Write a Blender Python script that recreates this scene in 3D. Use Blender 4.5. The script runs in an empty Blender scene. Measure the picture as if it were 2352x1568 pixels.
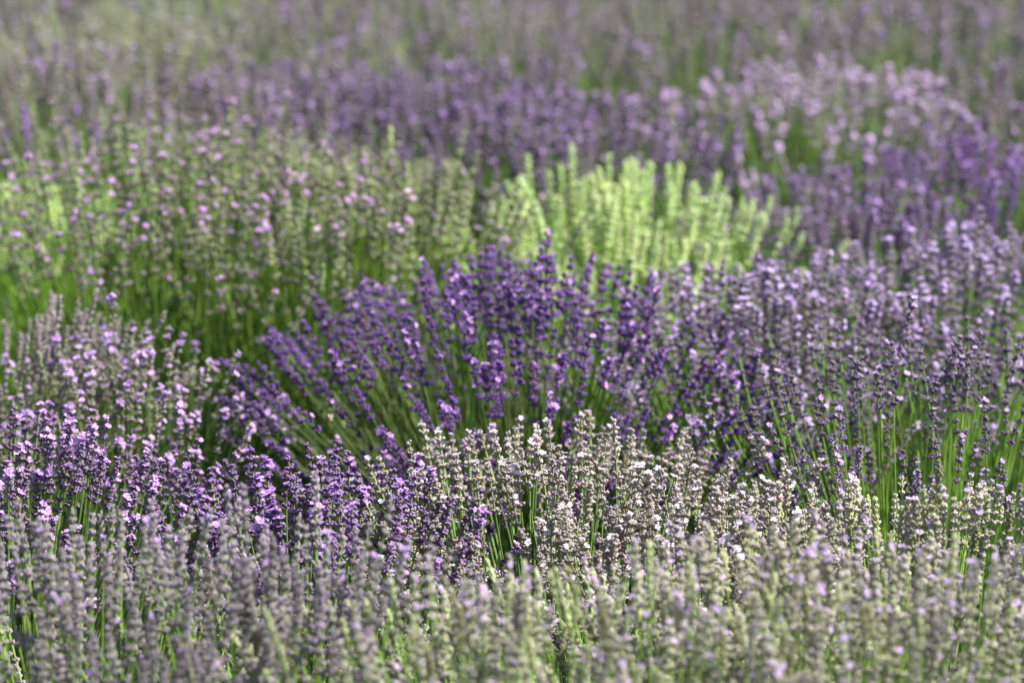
import bpy, math, random
import numpy as np
from mathutils import Vector, Matrix, Euler

SEED = 7
rnd = random.Random(SEED)
rng = np.random.default_rng(SEED)
R = math.radians
scene = bpy.context.scene
col = scene.collection

# ------------------------------------------------------------------ camera
CAM_Z = 2.80
PITCH = 16.67            # degrees below the horizon
HFOV = 14.0
cam_d = bpy.data.cameras.new("camera")
cam_d.sensor_width = 36.0
cam_d.lens = 18.0 / math.tan(R(HFOV / 2))
cam_d.clip_start = 0.1
cam_d.clip_end = 2000
cam_d.dof.use_dof = True
cam_d.dof.focus_distance = 7.15
cam_d.dof.aperture_fstop = 2.15
cam_d.dof.aperture_blades = 7
cam = bpy.data.objects.new("camera", cam_d)
cam.location = (0, 0, CAM_Z)
cam.rotation_euler = (R(90 - PITCH), 0, 0)
col.objects.link(cam)
scene.camera = cam

# ------------------------------------------------------------------ world, sun, exposure
SUN_EL, SUN_AZ = 54.0, 92.0     # azimuth clockwise from +Y (away from the camera): from the right
w = bpy.data.worlds.new("World")
scene.world = w
w.use_nodes = True
nt = w.node_tree
bg = nt.nodes["Background"]
sky = nt.nodes.new("ShaderNodeTexSky")
sky.sky_type = 'NISHITA'
sky.sun_disc = False
sky.sun_elevation = R(SUN_EL)
sky.sun_rotation = R(SUN_AZ)
nt.links.new(sky.outputs[0], bg.inputs[0])
bg.inputs[1].default_value = 0.082
sun_d = bpy.data.lights.new("sun", 'SUN')
sun_d.energy = 5.0
sun_d.angle = R(0.5)
sun_d.color = (1.0, 0.98, 0.95)
sun = bpy.data.objects.new("sun", sun_d)
sd = Vector((math.sin(R(SUN_AZ)) * math.cos(R(SUN_EL)), math.cos(R(SUN_AZ)) * math.cos(R(SUN_EL)), math.sin(R(SUN_EL))))
sun.rotation_euler = sd.to_track_quat('Z', 'Y').to_euler()
sun.location = (3, 2, 6)
col.objects.link(sun)
scene.view_settings.view_transform = 'Standard'
scene.view_settings.look = 'None'
scene.view_settings.gamma = 1.0
scene.view_settings.exposure = 0.86
scene.cycles.max_bounces = 6
scene.cycles.diffuse_bounces = 3
scene.cycles.glossy_bounces = 2
scene.cycles.transmission_bounces = 4
scene.cycles.use_denoising = True
scene.cycles.denoiser = 'OPENIMAGEDENOISE'
scene.cycles.denoising_input_passes = 'RGB_ALBEDO_NORMAL'
scene.cycles.denoising_prefilter = 'ACCURATE'
scene.cycles.sample_clamp_indirect = 4.0


def row_pitch(py):                       # pixel row of the 2352x1568 view -> angle below the horizon
    return R(PITCH) + math.atan((py - 784) / 1176.0 * math.tan(R(HFOV / 2)))


def ground_x(px, d, z):                  # pixel column at ground distance d and height z -> world x
    s = math.hypot(d, CAM_Z - z)
    return (px - 1176) / 1176.0 * math.tan(R(HFOV / 2)) * s


# ------------------------------------------------------------------ materials
def new_mat(name):
    m = bpy.data.materials.new(name)
    m.use_nodes = True
    return m, m.node_tree, m.node_tree.nodes["Principled BSDF"]


def tissue(name, rough, spec, transl, vary, noise_scale, noise_amt, sheen=0.0):
    """plant tissue: colour of the tissue from the mesh, varied per object and by a fine noise, partly translucent"""
    m, t, p = new_mat(name)
    at = t.nodes.new("ShaderNodeAttribute"); at.attribute_name = "Col"
    oi = t.nodes.new("ShaderNodeObjectInfo")
    mr = t.nodes.new("ShaderNodeMapRange")
    mr.inputs[3].default_value = 1 - vary; mr.inputs[4].default_value = 1 + vary
    t.links.new(oi.outputs["Random"], mr.inputs[0])
    tc = t.nodes.new("ShaderNodeTexCoord")
    nz = t.nodes.new("ShaderNodeTexNoise"); nz.inputs["Scale"].default_value = noise_scale
    nz.inputs["Detail"].default_value = 2
    t.links.new(tc.outputs["Object"], nz.inputs["Vector"])
    mr2 = t.nodes.new("ShaderNodeMapRange")
    mr2.inputs[1].default_value = 0.25; mr2.inputs[2].default_value = 0.75
    mr2.inputs[3].default_value = 1 - noise_amt; mr2.inputs[4].default_value = 1 + noise_amt
    t.links.new(nz.outputs[0], mr2.inputs[0])
    mu = t.nodes.new("ShaderNodeMath"); mu.operation = 'MULTIPLY'
    t.links.new(mr.outputs[0], mu.inputs[0]); t.links.new(mr2.outputs[0], mu.inputs[1])
    hs = t.nodes.new("ShaderNodeHueSaturation")
    mh = t.nodes.new("ShaderNodeMapRange")
    mh.inputs[3].default_value = 0.488; mh.inputs[4].default_value = 0.512
    sn = t.nodes.new("ShaderNodeMath"); sn.operation = 'FRACT'
    sm = t.nodes.new("ShaderNodeMath"); sm.operation = 'MULTIPLY'; sm.inputs[1].default_value = 7.13
    t.links.new(oi.outputs["Random"], sm.inputs[0]); t.links.new(sm.outputs[0], sn.inputs[0]); t.links.new(sn.outputs[0], mh.inputs[0])
    t.links.new(mh.outputs[0], hs.inputs["Hue"])
    t.links.new(at.outputs["Color"], hs.inputs["Color"]); t.links.new(mu.outputs[0], hs.inputs["Value"])
    t.links.new(hs.outputs[0], p.inputs["Base Color"])
    p.inputs["Roughness"].default_value = rough
    p.inputs["Specular IOR Level"].default_value = spec
    if sheen:
        p.inputs["Sheen Weight"].default_value = sheen
        p.inputs["Sheen Roughness"].default_value = 0.6
    if transl:
        out = t.nodes["Material Output"]
        tr = t.nodes.new("ShaderNodeBsdfTranslucent")
        t.links.new(hs.outputs[0], tr.inputs["Color"])
        mx = t.nodes.new("ShaderNodeMixShader"); mx.inputs[0].default_value = transl
        t.links.new(p.outputs[0], mx.inputs[1]); t.links.new(tr.outputs[0], mx.inputs[2])
        t.links.new(mx.outputs[0], out.inputs["Surface"])
    return m


M_STEM = tissue("stem_tissue", 0.5, 0.35, 0.0, 0.16, 40, 0.12)
M_CALYX = tissue("calyx_felt", 0.75, 0.2, 0.12, 0.15, 300, 0.15, 0.15)
M_PETAL = tissue("petal_tissue", 0.6, 0.2, 0.35, 0.10, 200, 0.08)
M_LEAF = tissue("leaf_tissue", 0.55, 0.3, 0.14, 0.12, 25, 0.2)
MATS = [M_STEM, M_CALYX, M_PETAL, M_LEAF]


def ground_mat():
    m, t, p = new_mat("soil")
    tc = t.nodes.new("ShaderNodeTexCoord")
    n1 = t.nodes.new("ShaderNodeTexNoise"); n1.inputs["Scale"].default_value = 2.2; n1.inputs["Detail"].default_value = 8
    n2 = t.nodes.new("ShaderNodeTexNoise"); n2.inputs["Scale"].default_value = 45; n2.inputs["Detail"].default_value = 6
    t.links.new(tc.outputs["Object"], n1.inputs["Vector"]); t.links.new(tc.outputs["Object"], n2.inputs["Vector"])
    r = t.nodes.new("ShaderNodeValToRGB")
    r.color_ramp.elements[0].position = 0.35; r.color_ramp.elements[0].color = (0.055, 0.040, 0.026, 1)
    r.color_ramp.elements[1].position = 0.65; r.color_ramp.elements[1].color = (0.050, 0.072, 0.022, 1)
    t.links.new(n1.outputs[0], r.inputs[0])
    mx = t.nodes.new("ShaderNodeMixRGB"); mx.blend_type = 'MULTIPLY'; mx.inputs[0].default_value = 0.8
    t.links.new(r.outputs[0], mx.inputs[1]); t.links.new(n2.outputs[0], mx.inputs[2])
    t.links.new(mx.outputs[0], p.inputs["Base Color"])
    p.inputs["Roughness"].default_value = 0.95
    b = t.nodes.new("ShaderNodeBump"); b.inputs["Strength"].default_value = 0.6; b.inputs["Distance"].default_value = 0.03
    t.links.new(n2.outputs[0], b.inputs["Height"]); t.links.new(b.outputs[0], p.inputs["Normal"])
    return m


# ------------------------------------------------------------------ mesh pieces (numpy)
class Geo:
    """verts, tris, a colour per vertex and a material per tri, gathered piece by piece"""
    def __init__(self):
        self.v, self.t, self.c, self.m, self.n = [], [], [], [], 0

    def add(self, v, t, c, m):
        self.v.append(v); self.t.append(t + self.n); self.c.append(c)
        self.m.append(np.full(len(t), m, dtype=np.int32) if np.isscalar(m) else m)
        self.n += len(v)

    def arrays(self):
        return (np.concatenate(self.v), np.concatenate(self.t), np.concatenate(self.c), np.concatenate(self.m))

    def build(self, name):
        return mesh_from(name, *self.arrays())


def mesh_from(name, v, t, c, m):
    me = bpy.data.meshes.new(name)
    used = sorted(set(m.tolist()))
    remap = np.zeros(8, dtype=np.int32)
    for k, u in enumerate(used):
        remap[u] = k
        me.materials.append(MATS[u])
    nv, ntri = len(v), len(t)
    me.vertices.add(nv); me.loops.add(ntri * 3); me.polygons.add(ntri)
    me.vertices.foreach_set("co", np.ascontiguousarray(v, dtype=np.float32).ravel())
    me.loops.foreach_set("vertex_index", np.ascontiguousarray(t, dtype=np.int32).ravel())
    me.polygons.foreach_set("loop_start", np.arange(0, ntri * 3, 3, dtype=np.int32))
    me.polygons.foreach_set("material_index", remap[m])
    me.polygons.foreach_set("use_smooth", np.ones(ntri, dtype=bool))
    a = me.attributes.new("Col", 'FLOAT_COLOR', 'POINT')
    rgba = np.ones((nv, 4), dtype=np.float32); rgba[:, :3] = np.clip(c, 0, 1)
    a.data.foreach_set("color", rgba.ravel())
    me.update(calc_edges=True)
    return me


def ring_tris(nr, ns):
    out = []
    for i in range(nr - 1):
        for j in range(ns):
            a, b = i * ns + j, i * ns + (j + 1) % ns
            c, d = a + ns, b + ns
            out += [(a, b, d), (a, d, c)]
    return out


def calyx_unit(ns, prof, apex):
    """unit calyx along z; returns verts, tris and the height of each vertex (0 at foot, 1 at rim)"""
    v, h = [], []
    for z, r in prof:
        for j in range(ns):
            an = 2 * math.pi * j / ns
            v.append((r * math.cos(an), r * math.sin(an), z)); h.append(z)
    t = ring_tris(len(prof), ns)
    top = (len(prof) - 1) * ns
    v.append((0, 0, apex)); h.append(1.2)
    for j in range(ns):
        t.append((top + j, top + (j + 1) % ns, len(v) - 1))
    return np.array(v), np.array(t), np.array(h)


CAL_HI = calyx_unit(6, [(0, .35), (.28, .85), (.62, 1.0), (.88, .92), (1.0, .70)], 0.93)
CAL_LO = calyx_unit(4, [(0, .45), (.55, 1.0), (.92, .85)], 1.05)


def floret_unit():
    """two-lipped corolla of five rounded lobes on a short tube, opening along z"""
    v, t = [], []
    ns = 5
    for z, r in ((-.55, .16), (0, .26)):
        for j in range(ns):
            an = 2 * math.pi * j / ns
            v.append((r * math.cos(an), r * math.sin(an), z))
    t += ring_tris(2, ns)
    for k, (ang, ln, wd, lift) in enumerate(((70, 1.05, .40, .42), (110, 1.05, .40, .42), (190, .8, .34, .05), (270, .9, .40, -.12), (350, .8, .34, .05))):
        a = R(ang)
        dx, dy = math.cos(a), math.sin(a)
        px, py = -dy, dx
        b = len(v)
        for u, s, zz in ((.18, 0, 0), (.55, -wd, lift * .5), (.95, -wd * .62, lift), (1.08, 0, lift * .9), (.95, wd * .62, lift), (.55, wd, lift * .5)):
            v.append((dx * u * ln + px * s, dy * u * ln + py * s, zz))
        t += [(b, b + 1, b + 2), (b, b + 2, b + 3), (b, b + 3, b + 4), (b, b + 4, b + 5)]
    return np.array(v), np.array(t)


FLO = floret_unit()


def frame(d):
    d = d / np.linalg.norm(d)
    a = np.array((0, 0, 1.0)) if abs(d[2]) < .9 else np.array((1.0, 0, 0))
    x = np.cross(a, d); x /= np.linalg.norm(x)
    return np.stack([x, np.cross(d, x), d], axis=1)      # columns


def bright(c, s):
    return np.clip(np.array(c) * s, 0, .95)


# ------------------------------------------------------------------ the kinds of lavender (colours are the plants' own)
#  foot, body, rim: calyx colours; petal colours; nf florets per spike; wh whorls; gap whorl spacing; per calyxes per whorl
V = dict(
    white=dict(foot=(.42, .40, .25), body=(.335, .250, .250), rim=(.57, .49, .47), petal=(.90, .82, .88), nf=(0, 4), wh=(4, 7), gap=.0130, per=(9, 11), cl=.0090, cr=.0017, tilt=43, stem=(.20, .32, .08), leaf='grey', odd=(.75, .36, .06), young=.12),
    grey=dict(foot=(.36, .35, .23), body=(.30, .21, .30), rim=(.46, .40, .42), petal=(.60, .40, .78), nf=(0, 1), wh=(5, 8), gap=.0105, per=(10, 12), cl=.0090, cr=.0016, tilt=46, stem=(.26, .43, .06), leaf='green', young=.08),
    pale=dict(foot=(.48, .52, .22), body=(.38, .32, .30), rim=(.60, .55, .45), petal=(.76, .56, .88), nf=(0, 6), wh=(4, 8), gap=.0108, per=(10, 12), cl=.0092, cr=.0017, tilt=46, stem=(.28, .45, .07), leaf='green', odd=(.6, .45, .08), young=.12),
    dark=dict(foot=(.17, .12, .13), body=(.135, .036, .19), rim=(.36, .24, .42), petal=(.74, .44, .88), nf=(0, 3), wh=(4, 6), gap=.0120, per=(8, 10), cl=.0084, cr=.0020, tilt=44, stem=(.22, .34, .075), leaf='deep', odd=(.5, .25, .10), burst=.32),
    darklilac=dict(foot=(.22, .19, .15), body=(.150, .050, .19), rim=(.40, .29, .44), petal=(.78, .48, .90), nf=(1, 7), wh=(4, 6), gap=.0120, per=(8, 10), cl=.0084, cr=.0019, tilt=44, stem=(.22, .34, .075), leaf='deep', odd=(.5, .25, .10), burst=.4, mixp=.08),
    inky=dict(foot=(.17, .14, .12), body=(.125, .048, .165), rim=(.34, .26, .38), petal=(.74, .52, .86), nf=(0, 3), wh=(4, 6), gap=.0135, per=(7, 9), cl=.0078, cr=.0019, tilt=44, stem=(.27, .45, .065), leaf='green', odd=(.45, .30, .10)),
    violet=dict(foot=(.17, .12, .17), body=(.132, .037, .230), rim=(.23, .10, .36), petal=(.78, .46, .86), nf=(0, 3), wh=(3, 5), gap=.0125, per=(9, 12), cl=.0092, cr=.0023, tilt=52, stem=(.145, .225, .05), leaf='deep', odd=(.5, .34, .15)),
    lilac=dict(foot=(.30, .35, .14), body=(.25, .205, .20), rim=(.46, .41, .35), petal=(.74, .48, .88), nf=(1, 8), wh=(3, 6), gap=.0130, per=(7, 9), cl=.0086, cr=.0018, tilt=43, stem=(.135, .20, .045), leaf='deep', burst=.2, young=.08),
    slim=dict(foot=(.42, .38, .26), body=(.40, .31, .33), rim=(.58, .50, .46), petal=(.6, .45, .8), nf=(0, 0), wh=(7, 9), gap=.0085, per=(6, 7), cl=.0080, cr=.0015, tilt=22, stem=(.30, .36, .16), leaf='grey'),
    dotted=dict(foot=(.44, .55, .20), body=(.20, .095, .20), rim=(.36, .28, .27), petal=(.76, .46, .84), nf=(0, 5), wh=(3, 5), gap=.0200, per=(8, 10), cl=.0074, cr=.0017, tilt=60, stem=(.20, .33, .052), leaf='bright', mixp=.14, flo=.8, young=.06),
    palegreen=dict(foot=(.46, .57, .20), body=(.20, .11, .17), rim=(.44, .42, .30), petal=(.80, .52, .86), nf=(0, 2), wh=(5, 7), gap=.0130, per=(8, 10), cl=.0078, cr=.0017, tilt=50, stem=(.22, .36, .055), leaf='bright', mixp=.34, flo=.85, young=.12),
    whitegreen=dict(foot=(.56, .76, .14), body=(.66, .77, .31), rim=(.78, .83, .48), petal=(.9, .9, .85), nf=(0, 0), wh=(6, 9), gap=.0105, per=(8, 11), cl=.0092, cr=.0020, tilt=44, stem=(.42, .70, .07), leaf='lime'),
    mid=dict(foot=(.27, .22, .22), body=(.215, .118, .275), rim=(.38, .30, .40), petal=(.74, .56, .88), nf=(0, 6), wh=(4, 6), gap=.0125, per=(8, 10), cl=.0086, cr=.0020, tilt=48, stem=(.24, .39, .08), leaf='green', mixp=.12),
    royal=dict(foot=(.17, .12, .19), body=(.165, .055, .27), rim=(.30, .17, .38), petal=(.60, .36, .80), nf=(0, 4), wh=(4, 7), gap=.0115, per=(9, 11), cl=.0090, cr=.0022, tilt=50, stem=(.24, .38, .08), leaf='green'),
    pink=dict(foot=(.36, .35, .22), body=(.34, .23, .31), rim=(.50, .42, .46), petal=(.78, .58, .84), nf=(4, 13), flo=1.12, wh=(4, 6), gap=.0125, per=(7, 9), cl=.0088, cr=.0019, tilt=48, stem=(.26, .40, .08), leaf='green', burst=.3),
    dusk=dict(foot=(.34, .35, .20), body=(.245, .17, .225), rim=(.40, .32, .36), petal=(.58, .40, .70), nf=(0, 4), wh=(4, 8), gap=.0125, per=(8, 10), cl=.0090, cr=.0020, tilt=46, stem=(.26, .38, .10), leaf='green'),
    plum=dict(foot=(.25, .21, .20), body=(.185, .092, .22), rim=(.34, .24, .40), petal=(.56, .35, .72), nf=(0, 3), wh=(4, 7), gap=.0120, per=(8, 10), cl=.0090, cr=.0021, tilt=48, stem=(.22, .36, .08), leaf='deep', mixp=.10),
    haygreen=dict(foot=(.52, .58, .26), body=(.48, .47, .31), rim=(.54, .50, .38), petal=(.6, .5, .7), nf=(0, 1), wh=(4, 8), gap=.0120, per=(7, 9), cl=.0088, cr=.0019, tilt=42, stem=(.30, .46, .09), leaf='bright'),
)
LEAF = dict(green=(.048, .085, .020), grey=(.10, .14, .065), deep=(.024, .045, .011), bright=(.052, .105, .018), lime=(.30, .52, .05))


def centre_line(L, bx, by):
    def f(z):
        s = max(z, 0) / L
        return np.array((bx * s * s, by * s * s, z))
    return f


def stalk(kind, r, hi, L, spent=False):
    """one flowering stalk of length L: returns Geo for stem, head and blossom, base at the origin"""
    p = V[kind]
    f = centre_line(L, r.uniform(-.15, .03) * L, r.uniform(-.09, .09) * L)
    nw = r.randint(*p['wh'])
    young = r.random() < p.get('young', 0)          # a bud spike, still green and closed
    gap = p['gap'] * (r.uniform(.82, 1.2) if not young else .6)
    tl = p['tilt'] * r.uniform(.85, 1.15) if not young else 22
    fat = r.uniform(.82, 1.12)
    mixp = p.get('mixp', 0)
    spike = gap * (nw - 1)
    zs = [L - .006 - k * gap * (0.80 + .40 * k / max(nw - 1, 1)) for k in range(nw)]
    if r.random() < .55 and kind not in ('whitegreen', 'slim'):
        zs.append(zs[-1] - gap * r.uniform(1.3, 2.3))         # a whorl set apart lower on the stem
    if r.random() < .18 and kind not in ('slim',):
        zs.append(zs[-1] - gap * r.uniform(1.8, 3.0))
    st, hd, bl = Geo(), Geo(), Geo()
    # stem
    ns, seg = (5, 9) if hi else (3, 3)
    sc = bright(p['stem'], r.uniform(.85, 1.15))
    vv, cc = [], []
    for i in range(seg + 1):
        z = (L - .004) * i / seg
        c = f(z)
        rad = (.0019 - .0007 * i / seg)
        for j in range(ns):
            a = 2 * math.pi * j / ns
            vv.append((c[0] + rad * math.cos(a), c[1] + rad * math.sin(a), c[2]))
            cc.append(sc * (.95 + .1 * (i % 2)))
    st.add(np.array(vv), np.array(ring_tris(seg + 1, ns)), np.array(cc), 0)
    # whorls of calyces
    cv, ct, ch = CAL_HI if hi else CAL_LO
    spots = []
    green_mix = r.uniform(0, .35) if kind not in ('dark', 'darklilac', 'inky', 'violet', 'royal') else r.uniform(0, .12)
    twist = r.uniform(0, 6.28)
    for k, z in enumerate(zs):
        n = r.randint(*p['per'])
        if not hi:
            n = max(5, int(n * (.85 if kind in NEAR else .7)))
        topness = 1 - k / max(len(zs) - 1, 1)
        c0 = f(z)
        tz = f(z) - f(z - .01)
        F = frame(tz)
        if k == 0:
            n = max(4, n - 2)
        for j in range(n):
            a = twist + k * .7 + 2 * math.pi * (j + r.uniform(-.25, .25)) / n
            if r.random() < .06:
                continue
            ti = R(tl * (.45 if k == 0 else (.75 + .35 * (1 - topness))) + r.uniform(-13, 13))
            d = F @ np.array((math.sin(ti) * math.cos(a), math.sin(ti) * math.sin(a), math.cos(ti)))
            ln = p['cl'] * fat * r.uniform(.80, 1.15) * (.82 if k == 0 else 1)
            rd = p['cr'] * r.uniform(.85, 1.15) * (1 if hi else (1.12 if kind in NEAR else 1.3))
            o = c0 + F @ np.array((.0012 * math.cos(a), .0012 * math.sin(a), r.uniform(-.0022, .0022)))
            B = frame(d)
            pts = o + (cv * np.array((rd, rd, ln))) @ B.T
            b = r.uniform(.80, 1.22)
            foot, body, rim = (np.array(p[q]) for q in ('foot', 'body', 'rim'))
            body = body * (1 - green_mix) + foot * green_mix
            if young or r.random() < mixp:
                body, rim = foot, foot * .6 + rim * .4
            if spent:
                body, foot, rim = body * .3 + np.array((.20, .13, .07)) * .7, foot * .4 + np.array((.16, .12, .05)), rim * .8
            h = ch[:, None]
            cl = np.where(h < .3, foot + (body - foot) * (h / .3), np.where(h < .8, body, body + (rim - body) * np.clip((h - .8) / .2, 0, 1)))
            cl = np.where(h > 1.1, body * .8, cl) if hi else np.where(h > 1.1, rim, cl)
            hd.add(pts, ct, cl * b, 1)
            spots.append((o + d * ln, d, topness))
        # two small bracts under the whorl
        if hi and k > 0:
            for s in (0, math.pi):
                a = twist + k * .7 + s
                d = F @ np.array((math.cos(a) * .8, math.sin(a) * .8, .6))
                e = F @ np.array((-math.sin(a), math.cos(a), 0))
                b0 = c0 - tz * .1
                hd.add(np.array([b0, b0 + d * .0035 + e * .0022, b0 + d * .0066, b0 + d * .0035 - e * .0022]), np.array([(0, 1, 2), (0, 2, 3)]), np.tile(np.array(p['foot']) * .9, (4, 1)), 1)
    # the rachis that carries the whorls
    vv, cc = [], []
    z0, z1, sg = zs[-1] - .002, L - .004, 6 if hi else 2
    for i in range(sg + 1):
        c = f(z0 + (z1 - z0) * i / sg)
        for j in range(4):
            a = 2 * math.pi * j / 4
            vv.append((c[0] + .0016 * math.cos(a), c[1] + .0016 * math.sin(a), c[2])); cc.append((np.array(p['foot']) + sc) * .5)
    hd.add(np.array(vv), np.array(ring_tris(sg + 1, 4)), np.array(cc), 1)
    # open florets
    nf = r.randint(*p['nf']) if not young else 0
    burst = r.random() < p.get('burst', .06) and not young and p['nf'][1] > 0
    if burst:
        nf += 7
    if nf and not hi:
        nf = max(1, int(nf * .8))
    fv, ft = FLO
    for _ in range(nf):
        o, d, tp = spots[min(len(spots) - 1, int(abs(r.gauss(0, .16 if burst else .42)) * len(spots)))]
        d = d + np.array((0, 0, .25)) + np.array([r.uniform(-.35, .35) for _ in range(3)])
        d = d / np.linalg.norm(d)
        B = frame(d)
        a = r.uniform(0, 6.28)
        rot = np.array(((math.cos(a), -math.sin(a), 0), (math.sin(a), math.cos(a), 0), (0, 0, 1)))
        s = r.uniform(.0046, .0066) * p.get('flo', 1)
        pts = o + d * .0012 + ((fv * s) @ rot.T) @ B.T
        bl.add(pts, ft, np.tile(bright(p['petal'], r.uniform(.86, 1.08)), (len(fv), 1)), 2)
    if p.get('odd') and r.random() < .45:                       # a withered floret
        o, d, tp = spots[r.randrange(len(spots))]
        B = frame(d)
        bl.add(o + ((fv * .0024)) @ B.T, ft, np.tile(bright(p['odd'], 1), (len(fv), 1)), 2)
    return st, hd, bl


# ------------------------------------------------------------------ templates
HI, LO = {}, {}
NEAR = ('white', 'grey', 'pale', 'dark', 'darklilac', 'inky', 'lilac')
L0 = 0.50
def templates(kind):
    if kind in HI:
        return HI[kind], LO[kind]
    r = random.Random("hi" + kind)
    hs = []
    for i in range(13):
        s, h, b = stalk(kind, r, True, L0, i == 12)
        hs.append((s.build("stem"), h.build("flower_head"), b.build("blossom") if b.n else None))
    r = random.Random("lo" + kind)
    ls = []
    for i in range(12):
        s, h, b = stalk(kind, r, False, L0, i == 11)
        g = Geo()
        for q in (s, h, b):
            if q.n:
                g.add(*q.arrays())
        ls.append(g.arrays())
    HI[kind], LO[kind] = hs, ls
    return hs, ls


def leaf_strip(g, o, d, up, ln, wd, colr):
    """narrow leaf, folded along its midrib and curving outwards"""
    d = d / np.linalg.norm(d)
    e = np.cross(d, up); e /= (np.linalg.norm(e) + 1e-9)
    n = np.cross(e, d)
    vs, cs = [], []
    for i, (s, w_) in enumerate(((0, .45), (.45, 1.0), (.8, .7), (1.0, .08))):
        c = o + d * ln * s - n * ln * .18 * s * s
        vs += [c - e * wd * w_, c + n * wd * .35 * w_ * 0 - n * wd * .3 * w_, c + e * wd * w_]
        cs += [colr, colr * 1.12, colr]
    t = []
    for i in range(3):
        a = i * 3
        for k in (0, 1):
            t += [(a + k, a + k + 1, a + k + 4), (a + k, a + k + 4, a + k + 3)]
    g.add(np.array(vs), np.array(t), np.array(cs), 3)


def foliage_mesh(tone, seed):
    r = random.Random(seed)
    g = Geo()
    base = np.array(LEAF[tone])
    for _ in range(210):
        rr = math.sqrt(r.random())
        a = r.uniform(0, 6.28)
        o = np.array((rr * .62 * math.cos(a), rr * .62 * math.sin(a), 0.01))
        th = R(8 + 46 * rr + r.uniform(-10, 10))
        d = np.array((math.sin(th) * math.cos(a), math.sin(th) * math.sin(a), math.cos(th)))
        L = r.uniform(.20, .36) * (1 - .15 * rr)
        k = 9
        shade = r.uniform(.75, 1.25)
        e = np.cross(d, (0, 0, 1.0)) if th > .05 else np.array((1.0, 0, 0)); e /= np.linalg.norm(e)
        g.add(np.array([o - e * .0013, o + e * .0013, o + d * L + e * .0008, o + d * L - e * .0008]), np.array([(0, 1, 2), (0, 2, 3)]), np.tile(base * .9 * shade, (4, 1)), 3)
        for i in range(k):
            s = .25 + .75 * (i + .5) / k
            for q in (0, math.pi):
                b = i * 1.57 + q + r.uniform(-.3, .3)
                f = frame(d)
                out = f @ np.array((math.cos(b), math.sin(b), 1.5 + .9 * s))
                leaf_strip(g, o + d * L * s, out, d, r.uniform(.030, .052), r.uniform(.0013, .0021), base * shade * r.uniform(.8, 1.25))
    return g.build("foliage")


FOL = {}
def foliage(tone, i):
    if (tone, i % 2) not in FOL:
        FOL[(tone, i % 2)] = foliage_mesh(tone, tone + str(i % 2))
    return FOL[(tone, i % 2)]


# ------------------------------------------------------------------ ground
def build_ground():
    me = bpy.data.meshes.new("ground")
    n = 60
    xs = np.concatenate([[-400, -120, -40, -12], np.linspace(-6, 6, 49), [12, 40, 120, 400]])
    ys = np.concatenate([[-400, -100, -20], np.linspace(0, 16, 65), [30, 80, 200, 600]])
    vs = [(x, y, .02 * math.sin(3.1 * x + 1.7 * math.sin(2.3 * y)) * math.cos(2.7 * y) - .015) for y in ys for x in xs]
    nx = len(xs)
    fs = [(j * nx + i, j * nx + i + 1, (j + 1) * nx + i + 1, (j + 1) * nx + i) for j in range(len(ys) - 1) for i in range(nx - 1)]
    me.from_pydata(vs, [], fs)
    me.materials.append(ground_mat())
    for p in me.polygons:
        p.use_smooth = True
    o = bpy.data.objects.new("ground", me)
    o['kind'] = 'structure'
    o['label'] = 'bare dark soil of the lavender field'
    col.objects.link(o)


build_ground()


def build_grass():
    g = Geo()
    r = random.Random(3)
    for _ in range(9000):
        y = r.uniform(5.0, 13.0)
        x = r.uniform(-1, 1) * (.35 + y * .135)
        h = r.uniform(.05, .17)
        a = r.uniform(0, 6.28); b = r.uniform(0, 6.28)
        wd = r.uniform(.0015, .003)
        e = np.array((math.cos(a), math.sin(a), 0)) * wd
        ln = np.array((math.cos(b), math.sin(b), 0)) * h * r.uniform(.1, .6)
        o = np.array((x, y, -.03))
        m = o + ln * .3 + np.array((0, 0, h * .6)); tp = o + ln + np.array((0, 0, h))
        c = np.array((.040, .070, .018)) * r.uniform(.6, 1.4)
        if r.random() < .1:
            c = np.array((.32, .27, .12)) * r.uniform(.7, 1.1)
        g.add(np.array([o - e, o + e, m + e * .8, m - e * .8, tp]), np.array([(0, 1, 2), (0, 2, 3), (3, 2, 4)]), np.tile(c, (5, 1)), 3)
    o = bpy.data.objects.new("grass", g.build("grass"))
    o['kind'] = 'stuff'
    o['label'] = 'short grass and weeds between the lavender rows'
    col.objects.link(o)


build_grass()

# ------------------------------------------------------------------ the bushes
GROUP = "lavender bushes planted in rows"
n_bush = 0


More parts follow.
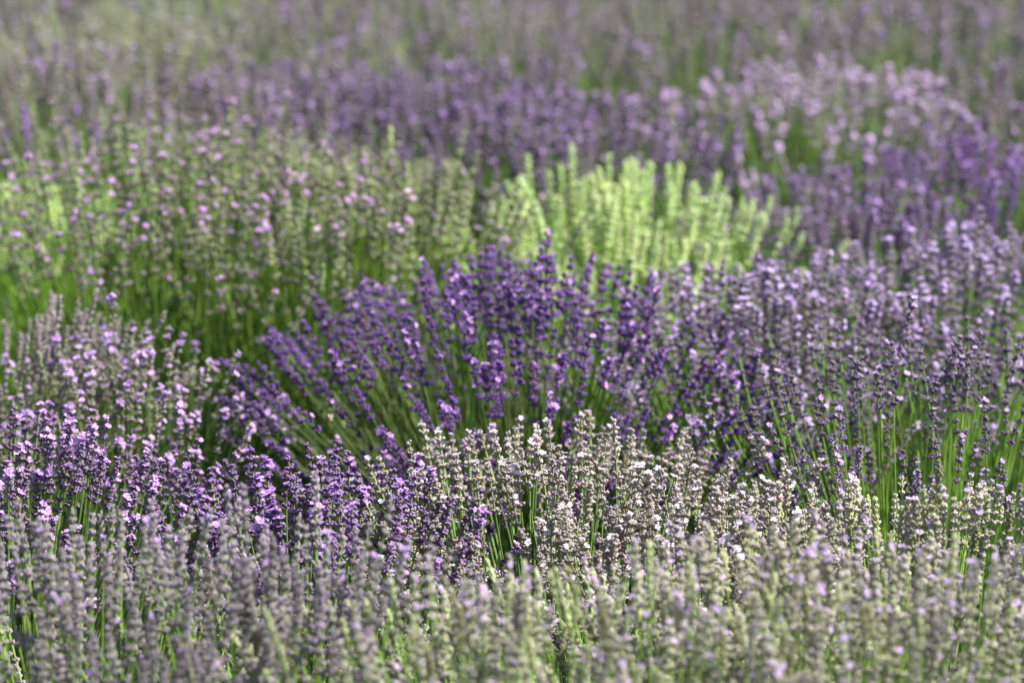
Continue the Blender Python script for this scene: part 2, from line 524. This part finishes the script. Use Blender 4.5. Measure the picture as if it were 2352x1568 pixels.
def bush(label, px, ptop, d, hw, kind, total, single, spread=46, lean=(0, 0), size=1.0, base_frac=.5, drop=.10, hj=.13, jit=9):
    """one lavender plant: base on the ground at distance d, tip of the crown at row ptop, half width hw (pixels of the 2352 view)
    total stalks, of which the `single` that show largest are parts of their own"""
    global n_bush
    n_bush += 1
    r = random.Random(label)
    H = CAM_Z - d * math.tan(row_pitch(ptop))
    x = ground_x(px, d, H * .7)
    Rw = hw / 1176.0 * math.tan(R(HFOV / 2)) * math.hypot(d, CAM_Z - H)
    root = bpy.data.objects.new("lavender_bush", None)
    root.empty_display_size = .1
    root.location = (x, d, 0)
    root['label'] = label
    root['category'] = 'lavender'
    root['group'] = GROUP
    col.objects.link(root)
    hi, lo = templates(kind)
    fo = bpy.data.objects.new("foliage", foliage(V[kind]['leaf'], n_bush))
    fo.parent = root
    fo.rotation_euler = (0, 0, r.uniform(0, 6.28))
    fs = Rw / .46
    fo.scale = (fs * .85, fs * .85, min(1.25, H / .55))
    col.objects.link(fo)
    rb = Rw * base_frac
    sticks = []
    for _ in range(total):
        q = math.sqrt(r.random())
        a = r.uniform(0, 2 * math.pi)
        th = R(spread) * (q ** 1.15) + R(r.gauss(0, jit))
        # the crown is a dome: outer stalks reach out to Rw, the middle ones up to H
        ln = H * (1 - drop * q * q) * (1 - hj * abs(r.gauss(0, .5)))
        if r.random() < .07:
            ln *= r.uniform(1.03, 1.13)
        if r.random() < .11:                                   # strays reach in among the neighbours
            th += R(r.uniform(6, 20)); q *= 1.25
        b = Vector((rb * q * math.cos(a), rb * q * math.sin(a), 0.0))
        dirv = Vector((math.sin(th) * math.cos(a) + lean[0], math.sin(th) * math.sin(a) + lean[1], math.cos(th))).normalized()
        th2 = math.acos(max(-1, min(1, dirv.z))); a2 = math.atan2(dirv.y, dirv.x)
        reach = rb * q + math.sin(th) * ln
        sticks.append((b, th2, a2, ln, b + dirv * ln))
    sticks.sort(key=lambda s: -(s[4].z * 1.0 - s[4].y * .75 + r.uniform(0, .05)))
    mass = Geo()
    for i, (b, th, a, ln, tip) in enumerate(sticks):
        rot = Euler((0, th, a)).to_matrix()
        sc = ln / L0
        wsc = (sc * .35 + .65) * size * r.uniform(.85, 1.15)
        spin = r.uniform(-.9, .9)
        if i < single:
            sm, hm, bm = hi[12] if r.random() < .04 else hi[r.randrange(12)]
            M = rot @ Euler((0, 0, spin)).to_matrix()
            o = bpy.data.objects.new("flower_stalk", sm)
            o.parent = root
            o.location = b
            o.rotation_euler = M.to_euler()
            o.scale = (wsc, wsc, sc)
            col.objects.link(o)
            for nm, me in (("flower_head", hm), ("blossom", bm)):
                if me is None:
                    continue
                c = bpy.data.objects.new(nm, me)
                c.parent = o
                col.objects.link(c)
        else:
            v, t, c, m = lo[11] if r.random() < .04 else lo[r.randrange(11)]
            M = np.array(rot @ Euler((0, 0, spin)).to_matrix())
            vv = (v * np.array((wsc, wsc, sc))) @ M.T + np.array(b)
            mass.add(vv, t, c * r.uniform(.85, 1.15), m)
    if mass.n:
        o = bpy.data.objects.new("flower_stalk_mass", mass.build("flower_stalk_mass"))
        o.parent = root
        o['kind'] = 'stuff'
        col.objects.link(o)
    return root, [root.location + k[4] for k in sticks[:single]]


B = bush
# front row, nearest the camera
B("grey-purple lavender bush at the bottom left corner with hardly any open petals", 190, 1205, 6.0, 360, 'grey', 270, 100, spread=40, size=.8, hj=.26)
B("grey-purple lavender bush with green stems in front of the deep purple clump", 640, 1215, 6.0, 320, 'grey', 260, 100, spread=40, size=.8, hj=.26)
B("pale lavender bush with lilac petals at the bottom middle of the photo", 1130, 1330, 5.78, 330, 'pale', 340, 100, size=.78, hj=.26)
B("pale olive lavender bush between the white-flowered bush and the bottom right corner", 1850, 1205, 6.05, 230, 'pale', 130, 90, spread=34)
B("pale green-grey lavender bush directly in front of the white-flowered bush", 1560, 1280, 5.83, 330, 'pale', 350, 100, size=.78, hj=.26)
B("pale lavender bush in the bottom right corner with scattered lilac petals", 2130, 1290, 5.78, 340, 'pale', 350, 100, size=.78, hj=.26)
B("greyish lavender bush at the right edge below the dark purple stalks", 2130, 1120, 6.50, 330, 'pale', 170, 100, spread=36)
# the row in focus
B("lavender bush with small white petals on grey flower heads, sharp in focus", 1300, 1005, 6.85, 470, 'white', 300, 100, spread=40, hj=.24, drop=.05, size=1.15)
B("smaller white-petalled lavender clump at the lower right side of the sharp white-flowered bush", 1650, 1120, 6.62, 250, 'white', 150, 95, spread=36)
B("small deep purple lavender clump with bright lilac blossoms beside the white-flowered bush", 740, 1040, 6.70, 190, 'dark', 105, 90, spread=24, size=1.2)
B("deep purple lavender bush at the left edge leaning to the right, topped with lilac blossoms", 50, 935, 6.95, 270, 'darklilac', 170, 100, lean=(.24, 0), spread=34, drop=.2)
B("tall inky purple lavender bush with long bare green stems at the right edge", 2130, 745, 7.30, 400, 'inky', 220, 100, spread=32, base_frac=.62, hj=.3)
# the row behind
violet_bush, violet_tips = B("large violet lavender bush with leaning plump heads in the centre of the photo", 1195, 605, 7.70, 440, 'violet', 480, 100, spread=58, size=.9, base_frac=.40, drop=.05, jit=13)
B("grey-green lavender bush dotted with lilac petals left of the central violet bush", 275, 765, 7.50, 290, 'lilac', 145, 100, spread=26, drop=.24)
B("pale slim-spiked lavender at the left edge leaning to the right without petals", 0, 680, 7.75, 150, 'slim', 110, 80, lean=(.34, 0), spread=22)
B("soft purple lavender bush between the central violet bush and the inky stalks", 1760, 610, 7.85, 330, 'mid', 290, 100, spread=38)
B("dusty purple lavender bush behind the inky purple stalks at the right edge", 2230, 540, 8.10, 350, 'mid', 280, 100, spread=38)
B("tall bright green lavender bush with widely spaced small pink-tipped whorls, left of centre", 430, 312, 8.45, 360, 'dotted', 300, 100, spread=20, base_frac=.8, drop=.05, hj=.07, jit=6)
B("green lavender bush with spaced whorls touching the left side of the white-green bush", 790, 366, 8.42, 270, 'palegreen', 210, 100, spread=20, base_frac=.8, drop=.06, hj=.09, jit=6)
B("bright pale yellow-green lavender bush without purple in the middle of the field", 1435, 378, 8.60, 330, 'whitegreen', 290, 100, spread=32, size=1.0, hj=.34, jit=11)
B("pale yellow-green lavender bush cut off by the left edge", 50, 415, 8.80, 230, 'whitegreen', 130, 70, spread=30, size=1.1, hj=.24)
# farther rows, out of focus
B("dark purple lavender bush right of the white-green bush", 1900, 410, 8.75, 300, 'plum', 180, 60, spread=36)
B("vivid royal purple lavender bush at the right edge of the photo", 2250, 320, 9.05, 290, 'royal', 140, 60, spread=36)
B("few dark plum lavender spikes standing at the far left edge of the photo", 60, 200, 9.15, 110, 'royal', 16, 16, spread=20, hj=.45)
B("dull grey-purple lavender bush with green streaks at the upper left", 200, 95, 9.70, 340, 'dusk', 190, 60, spread=36)
B("dull purple lavender bush with pale leaning spikes behind the bright green bush", 560, 150, 9.60, 240, 'dusk', 150, 60, lean=(.12, 0), spread=34)
B("purple lavender bush in the upper middle left of the dark green gap", 690, 140, 9.85, 220, 'plum', 150, 60, spread=24, base_frac=.8, drop=.10)
B("purple lavender bush in the upper middle with a dark green base", 1000, 155, 9.62, 270, 'plum', 190, 60, spread=22, base_frac=.8, drop=.08)
B("deep violet lavender bush behind the white-green bush", 1330, 225, 9.28, 260, 'plum', 190, 60, spread=22, base_frac=.8, drop=.08)
B("pinkish lilac lavender bush full of open blossoms at the upper right", 1860, 140, 9.60, 350, 'pink', 200, 60, spread=40)
B("faded lilac lavender bush at the upper right edge above the royal purple one", 2290, 140, 9.75, 250, 'dusk', 140, 50, spread=36)
B("pale green lavender bush at the top left among purple ones", 290, 8, 10.15, 250, 'haygreen', 170, 40, spread=36)
B("blurred purple lavender bush in the top left corner", -40, -20, 10.45, 240, 'dusk', 130, 40, spread=36)
B("blurred dull lavender bush at the top edge right of the pale green one", 700, -30, 10.50, 260, 'dusk', 130, 40, spread=36)
B("blurred grey-purple lavender bush at the top edge above the middle", 1150, -20, 10.50, 290, 'dusk', 140, 40, spread=36)
B("blurred grey-green lavender bush at the top edge right of the middle", 1620, -30, 10.55, 290, 'dusk', 140, 40, spread=36)
B("blurred brownish purple lavender bush in the top right corner", 2120, -20, 10.55, 330, 'dusk', 160, 40, spread=36)
for i, (px, k, lb) in enumerate(((60, 'dusk', "farthest dull lavender bush behind the top left corner"), (560, 'haygreen', "farthest bright green lavender bush showing at the top edge"),
                                 (1050, 'dusk', "farthest grey lavender bush behind the upper middle"), (1530, 'dusk', "farthest dull lavender bush right of the upper middle"),
                                 (2000, 'dusk', "farthest mauve lavender bush near the top right"), (2420, 'dusk', "farthest purple lavender bush behind the top right corner"))):
    B(lb, px, -110, 11.35, 290, k, 120, 25)


# ------------------------------------------------------------------ grass blades standing among the bushes
def blade(label, pts, wd, colr, name="grass_blade"):
    g = Geo()
    pts = [np.array(p) for p in pts]
    n = 12
    P = []
    for i in range(n + 1):                     # quadratic through the three points
        s = i / n
        P.append(pts[0] * (1 - s) ** 2 + 2 * pts[1] * s * (1 - s) + pts[2] * s * s)
    vs, cs = [], []
    for i, p in enumerate(P):
        s = i / n
        w_ = wd * min(1, (1 - s) * 2.2 + .03) * (.7 + .3 * min(1, s * 4))
        vs += [p + np.array((-w_, 0, 0)), p + np.array((0, w_ * .5, 0)), p + np.array((w_, 0, 0))]
        cs += [np.array(colr), np.array(colr) * 1.2, np.array(colr)]
    t = []
    for i in range(n):
        a = i * 3
        for k in (0, 1):
            t += [(a + k, a + k + 1, a + k + 4), (a + k, a + k + 4, a + k + 3)]
    o = bpy.data.objects.new(name, g_build(g, vs, t, cs))
    base = P[0]
    o['label'] = label
    o['category'] = 'grass blade' if name == "grass_blade" else 'straw'
    col.objects.link(o)


def g_build(g, vs, t, cs):
    g.add(np.array(vs), np.array(t), np.array(cs), 3)
    return g.build("grass_blade")


def spot(px, py, d):
    z = CAM_Z - d * math.tan(row_pitch(py))
    return np.array((ground_x(px, d, z), d, z))


def standing(px0, px1, py, d, bow=0.0):
    tip = spot(px1, py, d)
    foot = np.array((ground_x(px0, d, 0), d + .02, 0.0))
    midp = (foot + tip) / 2 + np.array((bow, 0, .05))
    return foot, midp, tip


blade("broad green grass blade beside the deep purple clump, pointing up left", standing(450, 386, 1088, 6.42), .0042, (.26, .46, .10))
blade("folded green grass blade among the central violet heads", standing(1010, 1110, 700, 7.45, .02), .005, (.20, .42, .06))
blade("yellowing arched grass tip above the central violet bush", standing(1060, 1030, 600, 7.95, .03), .0025, (.36, .52, .08))
blade("pale green grass blade among the royal purple flowers at the right edge", standing(2345, 2312, 400, 8.85), .005, (.42, .52, .22))
blade("thin dry straw rising above the white-green bush", standing(1260, 1218, 355, 8.7), .0022, (.55, .52, .30), "dry_straw")
blade("thin bare straw sticking up left of the white-green bush", standing(985, 968, 265, 8.4), .0026, (.56, .46, .36), "dry_straw")


# ------------------------------------------------------------------ a bumblebee feeding on the violet bush
def bumblebee():
    want = spot(690, 880, 7.4)
    tip = min(violet_tips, key=lambda q: abs(q.x - want[0]) + abs(q.z - want[2]) + .3 * abs(q.y - 7.35))
    root = bpy.data.objects.new("bumblebee", None)
    root.empty_display_size = .01
    root.location = (tip.x - .012, tip.y - .010, tip.z - .022)
    root.rotation_euler = (R(35), R(10), R(25))
    root['label'] = "small tan-furred bumblebee clinging to a flower head at the left of the violet bush"
    root['category'] = 'bee'
    col.objects.link(root)
    # body: one turned surface, head - thorax - abdomen, along y
    prof = [(-.0085, .0003, 0), (-.0078, .0016, 0), (-.0062, .0021, 0), (-.0048, .0016, 0), (-.0040, .0025, 1), (-.0022, .0036, 1), (-.0002, .0036, 1), (.0012, .0028, 0),
            (.0028, .0038, 0), (.0048, .0043, 2), (.0066, .0040, 0), (.0084, .0030, 2), (.0096, .0016, 3), (.0102, .0003, 3)]
    cc = [(.03, .022, .018), (.46, .32, .12), (.40, .26, .09), (.62, .55, .42)]
    g = Geo(); ns = 12; v = []; c = []
    rr = random.Random(5)
    for y, rad, k in prof:
        for j in range(ns):
            a = 2 * math.pi * j / ns
            q = rad * rr.uniform(.94, 1.06)
            v.append((q * math.cos(a), y, q * math.sin(a) + .004)); c.append(np.array(cc[k]) * rr.uniform(.8, 1.2))
    g.add(np.array(v), np.array(ring_tris(len(prof), ns)), np.array(c), 1)
    # fur tufts and six bent legs grow out of the same body
    for _ in range(260):
        y, rad, k = prof[rr.randrange(1, len(prof) - 1)]
        a = rr.uniform(0, 6.28)
        o = np.array((rad * .95 * math.cos(a), y + rr.uniform(-.0006, .0006), rad * .95 * math.sin(a) + .004))
        d = np.array((math.cos(a), .5, math.sin(a))) * rr.uniform(.0008, .0014)
        e = np.array((-math.sin(a), 0, math.cos(a))) * .00018
        g.add(np.array([o - e, o + e, o + d]), np.array([(0, 1, 2)]), np.tile(np.array(cc[k]), (3, 1)), 1)
    for sd_ in (-1, 1):
        for y0 in (-.003, -.001, .001):
            p = [np.array((sd_ * .0015, y0, .002)), np.array((sd_ * .0055, y0 * 1.8, .0025)), np.array((sd_ * .0062, y0 * 2.4, -.003))]
            for a_, b_ in ((p[0], p[1]), (p[1], p[2])):
                f_ = frame(b_ - a_)
                vv = [q + f_ @ np.array((.00035 * math.cos(t_), .00035 * math.sin(t_), 0)) for q in (a_, b_) for t_ in (0, 2.1, 4.2)]
                g.add(np.array(vv), np.array(ring_tris(2, 3)), np.tile(np.array(cc[0]), (6, 1)), 1)
    body = bpy.data.objects.new("body", g.build("bee_body"))
    body.parent = root; col.objects.link(body)
    for sd_ in (-1, 1):
        w_ = Geo()
        out = [(0, 0), (.25, .5), (.7, .62), (1.0, .3), (.9, -.1), (.45, -.2)]
        vv = [np.array((sd_ * (.001 + .0085 * (b_ * .75 + .12 * a_)), -.001 + .010 * a_ , .0078 + .0022 * a_)) for a_, b_ in out]
        vv.append(sum(vv) / len(vv) + np.array((0, 0, .0004)))
        w_.add(np.array(vv), np.array([(i, (i + 1) % 6, 6) for i in range(6)]), np.tile(np.array((.42, .36, .30)), (7, 1)), 2)
        o = bpy.data.objects.new("wing", w_.build("bee_wing"))
        o.parent = root; col.objects.link(o)


bumblebee()
